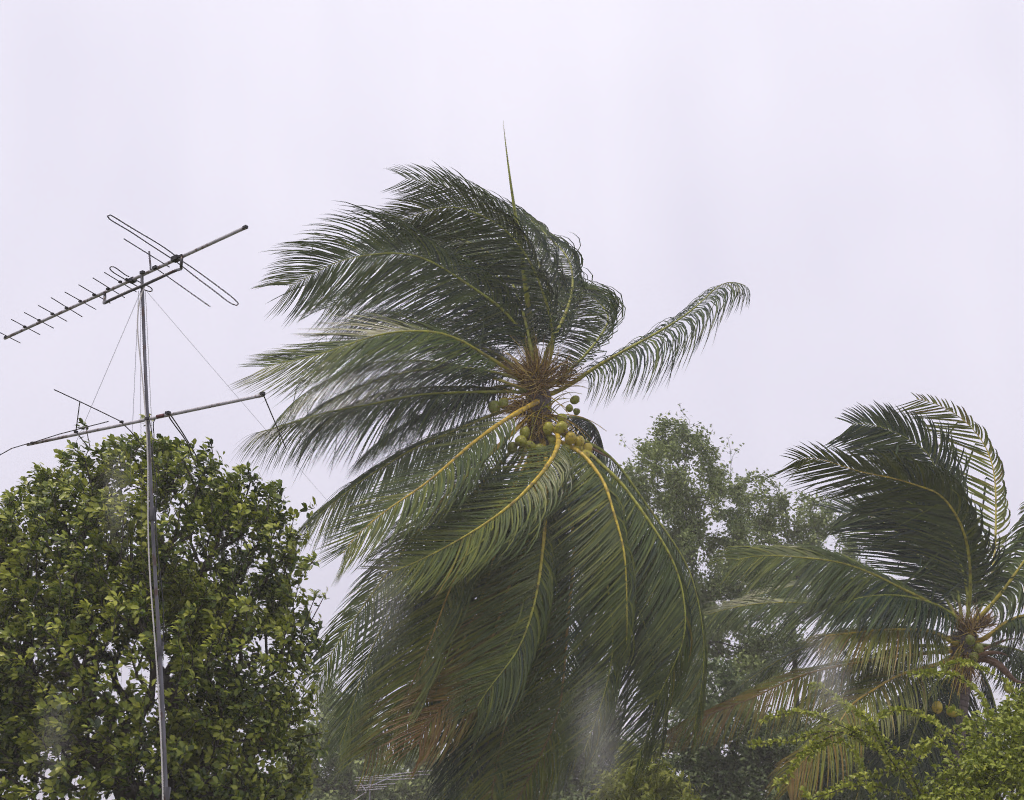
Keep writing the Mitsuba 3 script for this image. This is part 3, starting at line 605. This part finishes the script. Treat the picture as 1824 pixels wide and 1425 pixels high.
def tree_wood(tree, A, par, rng, r_tip, r_max, power=0.5, min_r=0.0):
    m = len(A)
    cnt = np.zeros(m)
    kids = [[] for _ in range(m)]
    for i in range(m - 1, 0, -1):
        if not kids[i]:
            cnt[i] += 1
        if par[i] >= 0:
            cnt[par[i]] += cnt[i]
            kids[par[i]].append(i)
    rad = np.minimum(r_tip * cnt ** power, r_max)
    rad[0] = r_max * 1.25
    limb = np.zeros(m, int)
    nl = 0
    for i in range(1, m):
        if i < 8:
            limb[i] = 0
        elif par[i] < 8:
            nl += 1
            limb[i] = nl
        else:
            limb[i] = limb[par[i]]
    mb = MB()
    mb.tube(A[:8], np.maximum(rad[:8], r_max * 0.6), 9)
    mb.build('trunk', 'bark', tree)
    packs = {}
    done = np.zeros(m, bool)
    for i in range(8, m):      # chains that follow the thickest child
        if done[i] or not (par[i] < 8 or par[i] >= 0 and kids[par[i]] and i != max(kids[par[i]], key=lambda z: cnt[z])):
            continue
        ch = [par[i], i]
        done[i] = True
        while kids[ch[-1]]:
            nx = max(kids[ch[-1]], key=lambda z: cnt[z])
            ch.append(nx)
            done[nx] = True
        r = rad[ch].copy()
        r[0] = r[1]
        if r.max() < min_r:
            continue
        packs.setdefault(limb[i], MB()).tube(A[ch], r, 5 if r.max() > 0.02 else 4, caps=False)
    for k in sorted(packs):
        packs[k].build('limb', 'bark', tree)
    return rad


LEAF_U = np.array([0, .3, .72, 1.0])


def leaf_batch(p0, d, nrm, length, width, tone, curl=0.25, shape=(0.12, 0.78, 0.95, 0.0), rows=None):
    """Broad leaves, each folded along its midrib and curled back; 12 triangles each."""
    N = len(p0)
    u = LEAF_U
    sh = np.array(shape)
    d = unit(d)
    nrm = unit(nrm - (nrm * d).sum(-1, keepdims=True) * d + 1e-6)
    sd = np.cross(d, nrm)
    mid = p0[:, None] + d[:, None] * (u[None, :, None] * length[:, None, None]) - nrm[:, None] * (curl * length[:, None, None] * (u ** 2)[None, :, None])
    off = sd[:, None] * (sh[None, :, None] * width[:, None, None] * 0.5) + nrm[:, None] * (0.22 * sh[None, :, None] * width[:, None, None] * 0.5)
    offr = -sd[:, None] * (sh[None, :, None] * width[:, None, None] * 0.5) + nrm[:, None] * (0.22 * sh[None, :, None] * width[:, None, None] * 0.5)
    M = len(u)
    V = np.stack([mid + off, mid, mid + offr], 2)
    idx = np.arange(M - 1)
    q = []
    for a in (0, 1):
        o = idx * 3 + a
        q += [np.stack([o, o + 1, o + 4], -1), np.stack([o, o + 4, o + 3], -1)]
    F = np.concatenate(q)[None] + (np.arange(N) * M * 3)[:, None, None]
    uv = np.zeros((N, M, 3, 2))
    uv[..., 0] = tone[:, None, None]
    uv[..., 1] = np.array([0, .5, 1.0])[None, None]
    return V, F, uv


def small_leaf_batch(p0, d, nrm, length, width, tone):
    """Small leaves: a folded kite of 4 triangles each."""
    N = len(p0)
    d = unit(d)
    nrm = unit(nrm - (nrm * d).sum(-1, keepdims=True) * d + 1e-6)
    sd = np.cross(d, nrm)
    l, w = length[:, None], width[:, None]
    V = np.stack([p0, p0 + d * l * .5 + sd * w * .5 + nrm * w * .12, p0 + d * l * .55, p0 + d * l * .5 - sd * w * .5 + nrm * w * .12, p0 + d * l - nrm * l * .15], 1)
    F = np.array([[0, 2, 1], [0, 3, 2], [1, 2, 4], [2, 3, 4]])[None] + (np.arange(N) * 5)[:, None, None]
    uv = np.zeros((N, 5, 2))
    uv[..., 0] = tone[:, None]
    uv[..., 1] = np.array([.5, 0, .5, 1, .5])
    return V.reshape(-1, 3), F.reshape(-1, 3), uv.reshape(-1, 2)


def px_blob(x, y, Y, rx, ry, depth):
    c = at(x, y, Y)
    m = np.linalg.norm(at(x + 1, y, Y) - c)
    mv = abs(at(x, y + 1, Y)[2] - c[2])
    return c, np.array([rx * m, depth, ry * mv])


def leafy_tree(name, label, cat, blobs, root, trunk_to, n_tips, per_tip, leaf, tone, seed, spread=0.35, r_tip=0.006, r_max=0.12, wind=(-0.7, 0, 0.1), min_r=0.0, shell=0.55, group=None, droop=0.1, clump_tone=0.15, extra=(), bsdf='far_leaf'):
    rng = np.random.default_rng(seed)
    t = thing(name, label, cat, group)
    pts = blob_points(blobs, n_tips, rng, shell)
    if len(extra):
        pts = np.vstack([pts, extra])
    A, par, tips = grow(root, pts, rng, trunk_to)
    tree_wood(t, A, par, rng, r_tip, r_max, min_r=min_r)
    k = np.repeat(tips, per_tip)
    if len(extra):
        far = np.isin(k, [i for i in tips if np.min(np.linalg.norm(np.asarray(extra) - A[i], axis=1)) < 1e-6])
        k = k[~far | (rng.random(len(k)) < 8.0 / per_tip)]
    N = len(k)
    back = A[par[k]]
    tw = unit(A[k] - back)
    p0 = A[k] - tw * (rng.random((N, 1)) * spread * 1.2) + rng.normal(0, spread * 0.45, (N, 3))
    d = unit(rng.normal(0, 0.7, (N, 3)) + tw * 0.5 + np.array(wind) - [0, 0, droop])
    nrm = unit(np.array([0, 0, 1.0]) + rng.normal(0, 0.55, (N, 3)))
    ln = leaf[0] * rng.uniform(0.7, 1.25, N)
    ct = meshkit.noise(p0 * 0.9, seed) - 0.5
    tn = np.clip(tone + clump_tone * 2 * ct + rng.normal(0, 0.12, N), 0, 0.97)
    v, f, uv = small_leaf_batch(p0, d, nrm, ln, ln * leaf[1], tn)
    obj('crown', (v, f), bsdf, t, False, uv, kind='stuff')
    return t


# the big-leaved tree behind the antenna mast
YT = 15.0
rng = np.random.default_rng(21)
tree = thing('broadleaf_tree', 'dense tree with glossy rounded yellow green leaves behind the antenna mast', 'tree')
blobs = [px_blob(x, y, YT + d, rx, ry, dp) for x, y, d, rx, ry, dp in (
    (270, 960, 0, 190, 190, 1.6), (120, 1030, -.3, 190, 165, 1.5), (405, 1020, .1, 145, 148, 1.4), (440, 1180, .2, 135, 200, 1.5), (220, 1200, -.2, 260, 230, 1.9),
    (20, 1130, -.2, 210, 200, 1.7), (-90, 1030, 0, 160, 130, 1.3), (430, 1350, .3, 140, 150, 1.4), (160, 1400, 0, 330, 180, 1.8), (-110, 1250, 0, 200, 200, 1.6), (250, 850, .1, 75, 72, .6), (130, 880, .1, 75, 60, .6), (430, 900, .1, 80, 55, .6))]
pts = blob_points(blobs, 4700, rng, 0.55)
extra = np.array([at(x, y, YT - .3 + rng.normal(0, .3)) for x, y in ((45, 868), (60, 890), (95, 845), (140, 808), (160, 795), (215, 785), (240, 782), (262, 786), (290, 790), (345, 797), (330, 830), (382, 838), (425, 850), (480, 875), (505, 890),
                                                                      (525, 915), (545, 950), (560, 1000), (563, 1060), (570, 1110), (545, 1150), (548, 1010), (300, 800), (190, 800), (110, 860), (20, 905), (5, 925))])
rag = []      # twigs that stick out of the crown all round
for c, R in blobs:
    dv = unit(rng.normal(0, 1, (14, 3)))
    rag.append(c + dv * R * rng.uniform(1.02, 1.13, (14, 1)))
pts = np.vstack([pts, extra, extra + rng.normal(0, .12, extra.shape), np.vstack(rag)])
root = [at(240, 1425, YT)[0], YT + .2, -.3]
A, par, tips = grow(root, pts, rng, [root[0] + .1, YT + .1, 2.3])
tree_wood(tree, A, par, rng, 0.0055, 0.16)
PER = 18
k = np.repeat(tips, PER)
N = len(k)
tw = unit(A[k] - A[par[k]])
spin = (np.tile(np.arange(PER), len(tips)) * 2.4 + rng.random(N) * 0.5)
e1 = unit(np.cross(tw, [0.3, 0.2, 0.9]))
e2 = np.cross(tw, e1)
ring = e1 * np.cos(spin)[:, None] + e2 * np.sin(spin)[:, None]
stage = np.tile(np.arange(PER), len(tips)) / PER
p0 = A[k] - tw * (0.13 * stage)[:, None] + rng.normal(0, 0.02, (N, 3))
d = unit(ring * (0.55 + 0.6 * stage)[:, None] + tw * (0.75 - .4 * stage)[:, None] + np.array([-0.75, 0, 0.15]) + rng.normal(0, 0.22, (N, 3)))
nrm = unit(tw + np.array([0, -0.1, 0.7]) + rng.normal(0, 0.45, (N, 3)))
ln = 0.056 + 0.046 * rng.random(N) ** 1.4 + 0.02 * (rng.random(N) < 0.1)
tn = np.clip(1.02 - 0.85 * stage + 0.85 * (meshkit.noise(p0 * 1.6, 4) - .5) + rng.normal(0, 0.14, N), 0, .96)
tn[rng.random(N) < 0.0001] = 1.0
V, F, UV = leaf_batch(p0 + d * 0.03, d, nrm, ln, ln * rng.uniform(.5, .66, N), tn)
# the 300 leaves that show largest are sub-parts of the crown
ctr = V[:, :, 1].mean(1)
cx, cy, cd = pix(ctr)
area = np.abs((np.cross(V[:, 2, 0] - V[:, 2, 2], V[:, 0, 1] - V[:, 3, 1]) * unit(ctr - CAM)).sum(-1)) / cd ** 2
ok = (cx > 5) & (cx < 1819) & (cy < 1415) & (cy > 5)
front = {}
for i in np.argsort(cd):
    if ok[i]:
        front.setdefault((int(cx[i] // 14), int(cy[i] // 14)), i)
best = sorted(front.values(), key=lambda i: -area[i])[:300]
rest = np.setdiff1d(np.arange(N), best)
lf = F[0]


def sub(ids):
    nv = V.shape[1] * 3
    return (V[ids].reshape(-1, 3), (lf[None] + (np.arange(len(ids)) * nv)[:, None, None]).reshape(-1, 3)), UV[ids].reshape(-1, 2)


m_, u_ = sub(rest)
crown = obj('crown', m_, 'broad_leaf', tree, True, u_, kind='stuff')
for i in best:
    m_, u_ = sub(np.array([i]))
    obj('leaf', m_, 'broad_leaf', crown, True, u_)

# trees behind
TWIGS = [at(x, y, 38 + .1 * i) for i, (x, y) in enumerate(((1210, 722), (1216, 735), (1175, 742), (1190, 748), (1228, 748), (1250, 752), (1270, 765), (1262, 780), (1296, 778), (1300, 795), (1240, 775), (1200, 765), (1318, 800), (1105, 775), (1112, 790)))]
leafy_tree('background_tree', 'tall hazy grey green tree between the two palms with bare twigs at its top', 'tree',
           [px_blob(x, y, 38 + d, rx, ry, dp) for x, y, d, rx, ry, dp in ((1200, 850, 0, 95, 85, 1.5), (1260, 900, .3, 85, 95, 1.5), (1170, 940, 0, 90, 100, 1.6), (1250, 1020, 0, 120, 110, 1.8), (1150, 1060, .5, 90, 140, 1.8), (1330, 1100, .3, 110, 120, 1.7), (1215, 780, 0, 45, 40, .6), (1250, 1180, 0, 150, 110, 2))],
           [at(1230, 1300, 38)[0], 38, -.3], at(1225, 1150, 38), 560, 110, (0.13, .6), .85, 31, spread=.3, clump_tone=.25, extra=TWIGS, r_max=.16, r_tip=.006)
t2 = [px_blob(x, y, 41 + d, rx, ry, dp) for x, y, d, rx, ry, dp in ((1350, 890, 0, 55, 50, 1), (1420, 930, .2, 75, 55, 1.2), (1380, 980, 0, 85, 70, 1.3), (1470, 975, 0, 70, 55, 1.1), (1500, 1020, .2, 60, 50, 1))]
leafy_tree('background_tree', 'airy tree with sparse small leaves behind the left fronds of the right palm', 'tree', t2, [at(1400, 1300, 41)[0], 41, -.3], at(1410, 1060, 41), 300, 50, (0.13, .6), .8, 32, spread=.24, r_max=.14, r_tip=.007)
leafy_tree('background_tree', 'dark blue green tree low behind the brown frond right of centre', 'tree',
           [px_blob(x, y, 33 + d, rx, ry, dp) for x, y, d, rx, ry, dp in ((1290, 1320, 0, 110, 70, 1.6), (1400, 1350, .2, 110, 80, 1.6), (1230, 1390, 0, 90, 60, 1.5), (1350, 1430, 0, 150, 70, 2), (1480, 1400, .3, 90, 90, 1.6), (1260, 1230, .5, 60, 60, 1.2))],
           [at(1340, 1425, 33)[0], 33, -.3], [at(1340, 1425, 33)[0], 33, 1.6], 800, 40, (0.17, .5), .5, 33, spread=.25, r_max=.12)
leafy_tree('leafy_bush', 'bright green bush with drooping leaves below the right fronds of the centre palm', 'bush',
           [px_blob(x, y, 27 + d, rx, ry, dp) for x, y, d, rx, ry, dp in ((1150, 1370, 0, 50, 60, .8), (1180, 1430, -.2, 75, 55, 1), (1110, 1420, 0, 45, 60, .8))],
           [at(1150, 1425, 27)[0], 27, -.3], [at(1150, 1425, 27)[0], 27, 1.4], 170, 22, (0.22, .34), .92, 34, spread=.2, r_max=.06, droop=.7, bsdf='broad_leaf')
FAR = [('far pale green tree seen in the gap between the leafy tree and the centre palm', 600, 1345, 50, 100, 160, .8, 35), ('hazy far tree behind the distant antenna below the centre palm', 740, 1400, 56, 120, 90, .85, 36),
       ('blue grey far tree seen right of the centre palm trunk', 1050, 1320, 52, 85, 200, .6, 37), ('hazy far tree showing low through the centre palm skirt', 880, 1370, 54, 110, 150, .75, 38),
       ('far tree low behind the right palm skirt', 1600, 1340, 50, 190, 120, .25, 39), ('far tree standing low behind the dense broadleaf tree', 430, 1430, 58, 130, 90, .45, 40)]
for lb, x, y, Y, rx, ry, tn, sd in FAR:
    c = at(x, y, Y)
    leafy_tree('far_tree', lb, 'tree', [px_blob(x, y, Y, rx * .75, ry * .8, 2.5 * Y / 60), px_blob(x - rx * .4, y + ry * .25, Y + .5, rx * .6, ry * .6, 2), px_blob(x + rx * .4, y + ry * .15, Y - .5, rx * .6, ry * .65, 2), px_blob(x, y + ry * .8, Y, rx, ry * .7, 2.5)],
               [c[0], Y, -.3], [c[0], Y, max(1.0, c[2] - 1.5)], 260, 80, (0.25, .6), tn, sd, spread=.42, clump_tone=.3, r_max=.15, r_tip=.007)

# ------------------------------------------------------------------ shrub with arching branches, and the bush in the corner
YS = 14.0
rng = np.random.default_rng(51)


def c8(x, y, d=0.0):
    return (1080 + x / 2.4516, 1000 + y / 2.4516, d)


arcs = [[c8(1500, 1120), c8(1330, 960), c8(1250, 900), c8(1210, 850), c8(1130, 790), c8(1050, 752), c8(950, 745), c8(830, 775), c8(720, 792), c8(625, 802)],
        [c8(1330, 960), c8(1220, 850), c8(1130, 775), c8(1060, 735), c8(1000, 705), c8(930, 675), c8(850, 660), c8(760, 670), c8(680, 695)],
        [c8(1300, 940), c8(1230, 850), c8(1190, 770), c8(1150, 700), c8(1080, 650), c8(1010, 600), c8(960, 562), c8(880, 545)],
        [c8(1640, 1050), c8(1570, 860), c8(1500, 760), c8(1460, 728), c8(1410, 685), c8(1330, 655), c8(1240, 656), c8(1190, 690)],
        [c8(1760, 900), c8(1690, 700), c8(1640, 600), c8(1590, 540), c8(1530, 505), c8(1470, 490), c8(1400, 488), c8(1310, 502)],
        [c8(1850, 760), c8(1800, 600), c8(1740, 525), c8(1680, 490), c8(1600, 450), c8(1530, 445), c8(1450, 465)],
        [c8(1600, 700), c8(1520, 740), c8(1450, 765), c8(1400, 820), c8(1340, 880), c8(1290, 910), c8(1180, 925), c8(1080, 950), c8(1000, 990), c8(930, 1045)],
        [c8(1050, 740), c8(940, 785), c8(870, 830), c8(820, 890), c8(790, 940), c8(735, 985)],
        [c8(1400, 1100), c8(1240, 1000), c8(1100, 980), c8(980, 1010), c8(900, 1030), c8(860, 985)],
        [c8(1560, 1100), c8(1540, 960), c8(1500, 850), c8(1430, 790), c8(1370, 800), c8(1300, 850)],
        [c8(1700, 1060), c8(1660, 880), c8(1600, 740), c8(1540, 660), c8(1480, 640)],
        [c8(1200, 1100), c8(1130, 950), c8(1100, 860), c8(1050, 800), c8(960, 800), c8(880, 860)]]
shrub = thing('arching_shrub', 'shrub in the lower right corner with long arching branches lined with small bright leaves', 'shrub')
sb = at(1700, 1425, YS)
mb = MB()
for i in range(6):
    mb.tube(curve([[sb[0] + rng.normal(0, .1), YS + rng.normal(0, .1), -.3], [sb[0] + rng.normal(0, .15), YS, 1.0], [sb[0] + (i - 2.5) * .12, YS, at(1700, 1440, YS)[2]]], 8), .02, 5)
mb.build('stem', 'bark', shrub)
for i, arc in enumerate(arcs):
    dd = rng.normal(-.3, .3)
    P = np.array([at(x, y, YS + dd + .25 * math.sin(j + i)) for j, (x, y, _) in enumerate(arc)])
    P = np.vstack([[sb[0] + rng.normal(0, .15), YS, 1.6 if P[0][2] > 1.7 else .8], P])
    C = curve(P, 70)
    mb = MB()
    mb.tube(C, np.linspace(.014, .003, 70), 5, tone=.3)
    br = mb.build('branch', 'bark', shrub)
    t = unit(np.gradient(C, axis=0))
    n = int(np.linalg.norm(np.diff(C, axis=0), axis=1).sum() / .0065)
    j = np.clip(rng.random(n) ** .85 * 66 + 3, 0, 69).astype(int)
    side = unit(np.cross(t[j], rng.normal(0, 1, (n, 3))) + [0, 0, .35])
    d = unit(side + t[j] * .5 + rng.normal(0, .2, (n, 3)))
    ln = rng.uniform(.042, .072, n)
    v, f, uv = small_leaf_batch(C[j] + rng.normal(0, .008, (n, 3)), d, unit(np.array([0, 0, 1.0]) + rng.normal(0, .6, (n, 3))), ln, ln * .6, np.clip(rng.normal(.9, .14, n), 0, .97))
    obj('leaf_spray', (v, f), 'broad_leaf', br, False, uv, kind='stuff')
leafy_tree('leafy_bush', 'dense bright green small leaved bush filling the bottom right corner', 'bush',
           [px_blob(x, y, 13.2 + d, rx, ry, dp) for x, y, d, rx, ry, dp in ((1800, 1330, 0, 85, 80, .7), (1770, 1420, -.1, 110, 90, .8), (1860, 1300, 0, 80, 90, .7), (1840, 1420, 0, 120, 120, .8), (1690, 1440, .1, 60, 50, .5))],
           [at(1810, 1425, 13.2)[0], 13.2, -.3], [at(1810, 1425, 13.2)[0], 13.2, 1.2], 520, 26, (0.07, .55), .78, 41, spread=.09, r_max=.04, r_tip=.003, wind=(-.5, 0, 0), bsdf='broad_leaf')

# ------------------------------------------------------------------ antenna mast and antennas
YM = 9.0


def c1(x, y):
    return x / 2.85, 360 + y / 2.85


mast = thing('antenna_mast', 'thin leaning steel antenna mast held by guy wires in front of the dense tree', 'mast')
top = at(*c1(720, 358), YM)
low = at(263, 748, YM)
mpts = [top, low, at(268, 850, YM), at(275, 1000, YM), at(284, 1150, YM), at(291, 1300, YM), at(296, 1425, YM)]
d = unit(mpts[-1] - mpts[-2])
mpts.append(mpts[-1] + d * ((mpts[-1][2] + .2) / -d[2]))
C = curve(mpts, 60)
mb = MB()
mb.tube(C, np.interp(np.arange(60), [0, 25, 26, 59], [.0135, .0135, .0155, .018]), 10, tone=.55)
mb.build('pole', 'metal', mast)
for z in (0.32, 0.46, 0.62):
    i = int(z * 59)
    mb = MB()
    mb.tube([C[i] - [0, 0, .05], C[i] + [0, 0, .05]], .03, 10, tone=.2)
    mb.build('collar', 'metal', mast)
rng = np.random.default_rng(61)
i = np.arange(4, 60)
cab = C[i] + np.stack([-.02 - .016 * np.sin(i * .33) - .008 * np.sin(i * 1.7), np.full(len(i), -.03), 0 * i], 1)
mb = MB()
mb.tube(curve(np.vstack([[at(*c1(735, 425), YM - .02)], cab[::3]]), 90), .0055, 5)
mb.build('white_cable', 'white_cable', mast)
mb = MB()
mb.tube(curve([at(*c1(790, 1095), YM - .02), at(*c1(778, 1130), YM), at(*c1(782, 1200), YM), at(*c1(770, 1260), YM - .05), at(279, 860, YM - .03), at(277, 920, YM - .03), at(283, 1000, YM - .03), at(290, 1150, YM - .03)], 40), .004, 5)
mb.build('black_cable', 'black_plastic', mast)
hub = at(*c1(722, 440), YM)
for a, b in (((253, 514), at(121, 820, YM + 2.2)), ((262, 520), at(592, 898, YM + 5)), ((247, 518), at(237, 742, YM + 1.8)), ((250, 518), at(251, 742, YM + 2)), ((259, 518), at(270, 746, YM + 1.6))):
    p = at(*a, YM)
    dv = b - p
    e = p + dv * (min(p[2], 1e9 if a[0] < 262 else 1.15) / -dv[2])
    s = np.linspace(0, 1, 12)[:, None]
    mb = MB()
    mb.tube(p * (1 - s) + e * s - np.array([0, 0, .12]) * (s * (1 - s)), .0018, 4)
    mb.build('guy_wire', 'guy_steel', mast)


def antenna(name, label, zref, boom, parts):
    t = thing(name, label, 'antenna')
    mb = MB()
    a, b = (flat(*c1(*q), zref) for q in boom)
    mb.tube(np.linspace(a, b, 6), .0135, 8, tone=2.6)
    mb.build('boom', 'aluminium', t)
    ax = unit(b - a)
    for kind, pts in parts:
        if kind in ('rod', 'fold'):
            P = [flat(*c1(*q), zref + (0.0 if kind == 'rod' else .012)) for q in pts]
            mb = MB()
            mb.tube(P if len(P) == 2 else curve(P, 4 * len(P)) if kind == 'fold' else np.array(P), .0045 if kind == 'rod' else .005, 6, tone=.08)
            mb.build('element' if kind == 'rod' else 'folded_dipole', 'metal', t)
        elif kind == 'clamp':
            c = flat(*c1(*pts[0]), zref)
            s = pts[1] * .62
            mb = MB()
            box(mb, c, ax * s, np.cross([0, 0, 1], ax) * s * .7, np.array([0, 0, s * .55]))
            mb.build('clamp', 'black_plastic', t, smooth=False)
        elif kind == 'red':
            c = flat(*c1(*pts[0]), zref)
            mb = MB()
            mb.tube([c - ax * .035, c + ax * .035], .0142, 8)
            mb.build('red_tape', 'red_plastic', t)
        elif kind == 'bracket':
            mb = MB()
            mb.tube(curve([at(*c1(*q), flat(*c1(*pts[0]), zref)[1] if i < 2 else flat(*c1(*pts[-1]), zref)[1] if i >= len(pts) - 2 else YM - .03) for i, q in enumerate(pts)], 40), .012, 8, tone=.15)
            mb.build('bracket', 'metal', t)
        elif kind == 'stub':
            P = [at(*c1(*q), flat(*c1(*pts[0]), zref)[1]) for q in pts]
            mb = MB()
            mb.tube(P, .008, 8, tone=.6)
            mb.build('stub', 'metal', t)
    return t


z1 = at(*c1(720, 358), YM)[2] - .02
els = [((-20, 652), (103, 715)), ((57, 595), (203, 673)), ((123, 560), (272, 640)), ((195, 525), (340, 605)), ((260, 485), (417, 582)), ((330, 457), (487, 545)), ((400, 420), (560, 513)), ((472, 385), (633, 485)), ((530, 357), (692, 455))]
ctrs = [(28, 685), (125, 633), (198, 600), (265, 567), (337, 537), (407, 503), (477, 470), (547, 440), (610, 405)]
parts = [('rod', e) for e in els] + [('clamp', (c, .022)) for c in ctrs]
parts += [('rod', ((630, 187), (757, 262), (800, 338), (940, 440), (1067, 531))[0:2] + ((757, 262), (865, 330)))][0:0]
parts += [('rod', ((630, 187), (860, 330))), ('rod', ((790, 335), (1067, 531))),
          ('fold', ((885, 268), (760, 185), (650, 120), (562, 66), (550, 62), (546, 74), (558, 88), (650, 143), (760, 215), (890, 300), (1000, 385), (1110, 468), (1195, 524), (1208, 524), (1208, 512), (1120, 438), (1000, 350), (925, 300))),
          ('fold', ((655, 378), (610, 350), (570, 327), (560, 330), (562, 345), (610, 378), (680, 418), (740, 448), (766, 454), (772, 442), (755, 428), (690, 395))),
          ('clamp', ((893, 287), .055)), ('clamp', ((672, 397), .05)), ('clamp', ((788, 333), .035)), ('clamp', ((1245, 128), .03)), ('clamp', ((920, 275), .03)), ('clamp', ((642, 393), .022)), ('clamp', ((722, 357), .03)),
          ('bracket', ((530, 455), (532, 490), (555, 500), (640, 460), (722, 425), (820, 380), (890, 348), (920, 325), (924, 275))),
          ('stub', ((765, 342), (757, 250)))]
antenna('tv_antenna', 'upper television antenna with many short rods on a boom at the mast top', z1, ((24, 692), (1250, 127)), parts)
for q in (((655, 120), (652, 143)), ((1092, 425), (1090, 445))):
    pass
z2 = at(263, 746, YM - .03)[2]
parts = [('rod', ((275, 952), (400, 1010), (612, 1112))), ('rod', ((612, 1112), (665, 1165), (720, 1235))), ('rod', ((405, 1015), (385, 1165))), ('rod', ((385, 1165), (445, 1240))),
         ('rod', ((150, 1226), (300, 1178), (550, 1113))), ('rod', ((-30, 1300), (60, 1250), (145, 1225))), ('rod', ((1337, 978), (1452, 1250))),
         ('fold', ((848, 1068), (900, 1150), (960, 1245), (990, 1312), (1000, 1316), (1002, 1305), (960, 1225), (910, 1145), (862, 1075))),
         ('clamp', ((617, 1115), .022)), ('clamp', ((385, 1166), .022)), ('clamp', ((165, 1223), .025)), ('clamp', ((748, 1100), .03)), ('clamp', ((852, 1070), .03)), ('clamp', ((1333, 972), .028)), ('red', ((815, 1085),)), ]
antenna('tv_antenna', 'lower television antenna with few bent rods half way down the mast', z2, ((140, 1231), (1340, 979)), parts)

# the far antenna near the bottom edge
YF = 42.0
t = thing('tv_antenna', 'distant television antenna near the bottom edge, left of the centre palm trunk', 'antenna')
rng = np.random.default_rng(71)
mb = MB()
mb.tube([at(652, 1404, YF - 1.5), at(712, 1377, YF + 1.5)], .018, 6, tone=2.2)
mb.build('boom', 'metal', t)
for k, (x0, y0, x1, y1) in enumerate(((634, 1386, 800, 1369), (640, 1388, 766, 1379), (632, 1391, 738, 1387), (632, 1400, 704, 1396), (634, 1404, 690, 1401), (634, 1408, 684, 1405))):
    yy = YF + 1.4 - k * .55
    mb = MB()
    mb.tube([at(x0, y0, yy), at(x1, y1, yy)], .014, 5, tone=2.4)
    mb.build('element', 'metal', t)
mb = MB()
mb.tube([at(660, 1384, YF), [at(660, 1384, YF)[0], YF, -.3]], .025, 6, tone=1)
mb.build('pole', 'metal', t)
mb = MB()
mb.tube([at(641, 1394, YF - 1.4), at(653, 1410, YF - 1.4), at(630, 1426, YF - 1.4)], .02, 5, tone=2.4)
mb.build('strut', 'metal', t)

# ------------------------------------------------------------------ gusts of rain spray hanging before the trees
if HAZE > 0:
    gz, gy_, gx_ = np.meshgrid(*[np.linspace(-1, 1, 20)] * 3, indexing='ij')
    for i, (x, y, Y, rx, ry, op, lb) in enumerate(((207, 880, 8.2, 40, 130, .15, 'soft whitish gust of rain spray before the top of the broadleaf tree'), (98, 1310, 8.2, 46, 120, .12, 'soft whitish gust of rain spray low before the left tree'),
                                                   (690, 1060, 15, 60, 160, .12, 'faint gust of rain spray before the left fronds of the centre palm'), (1062, 1310, 15, 70, 170, .22, 'whitish gust of rain spray right of the centre palm trunk'),
                                                   (1478, 1205, 12, 56, 130, .27, 'whitish gust of rain spray before the lower fronds of the right palm'))):
        c, R = px_blob(x, y, Y, rx, ry, .25)
        R[1] = R[0]
        q = np.sqrt(gx_ ** 2 + gy_ ** 2 + gz ** 2)
        wob = 0.55 + 0.9 * meshkit.fbm(np.stack([gx_ * 1.6 + 9 * i, gy_ * 1.6, gz * 1.6], -1), 2, seed=i)
        dens = HAZE + np.clip(np.exp(-3.2 * q ** 2) - 0.045, 0, 1) * np.clip((1 - q) * 6, 0, 1) * wob * (-math.log(1 - op) / (0.95 * R[0]))
        M = T().translate(c.tolist()).rotate([0, 1, 0], -5).scale(R.tolist())
        med = f'spray_air_{i}'
        scene[med] = {'type': 'heterogeneous', 'albedo': 0.95, 'sigma_t': {'type': 'gridvolume', 'grid': mi.VolumeGrid(dens.astype(np.float32)[..., None]), 'to_world': M.translate([-1, -1, -1]).scale(2)}}
        k = numbered('rain_spray')
        scene[k] = {'type': 'cube', 'to_world': M, 'bsdf': {'type': 'null'}, 'interior': {'type': 'ref', 'id': med}, 'exterior': {'type': 'ref', 'id': 'rain_air'}}
        labels[k] = {'label': lb, 'category': 'rain', 'kind': 'stuff'}
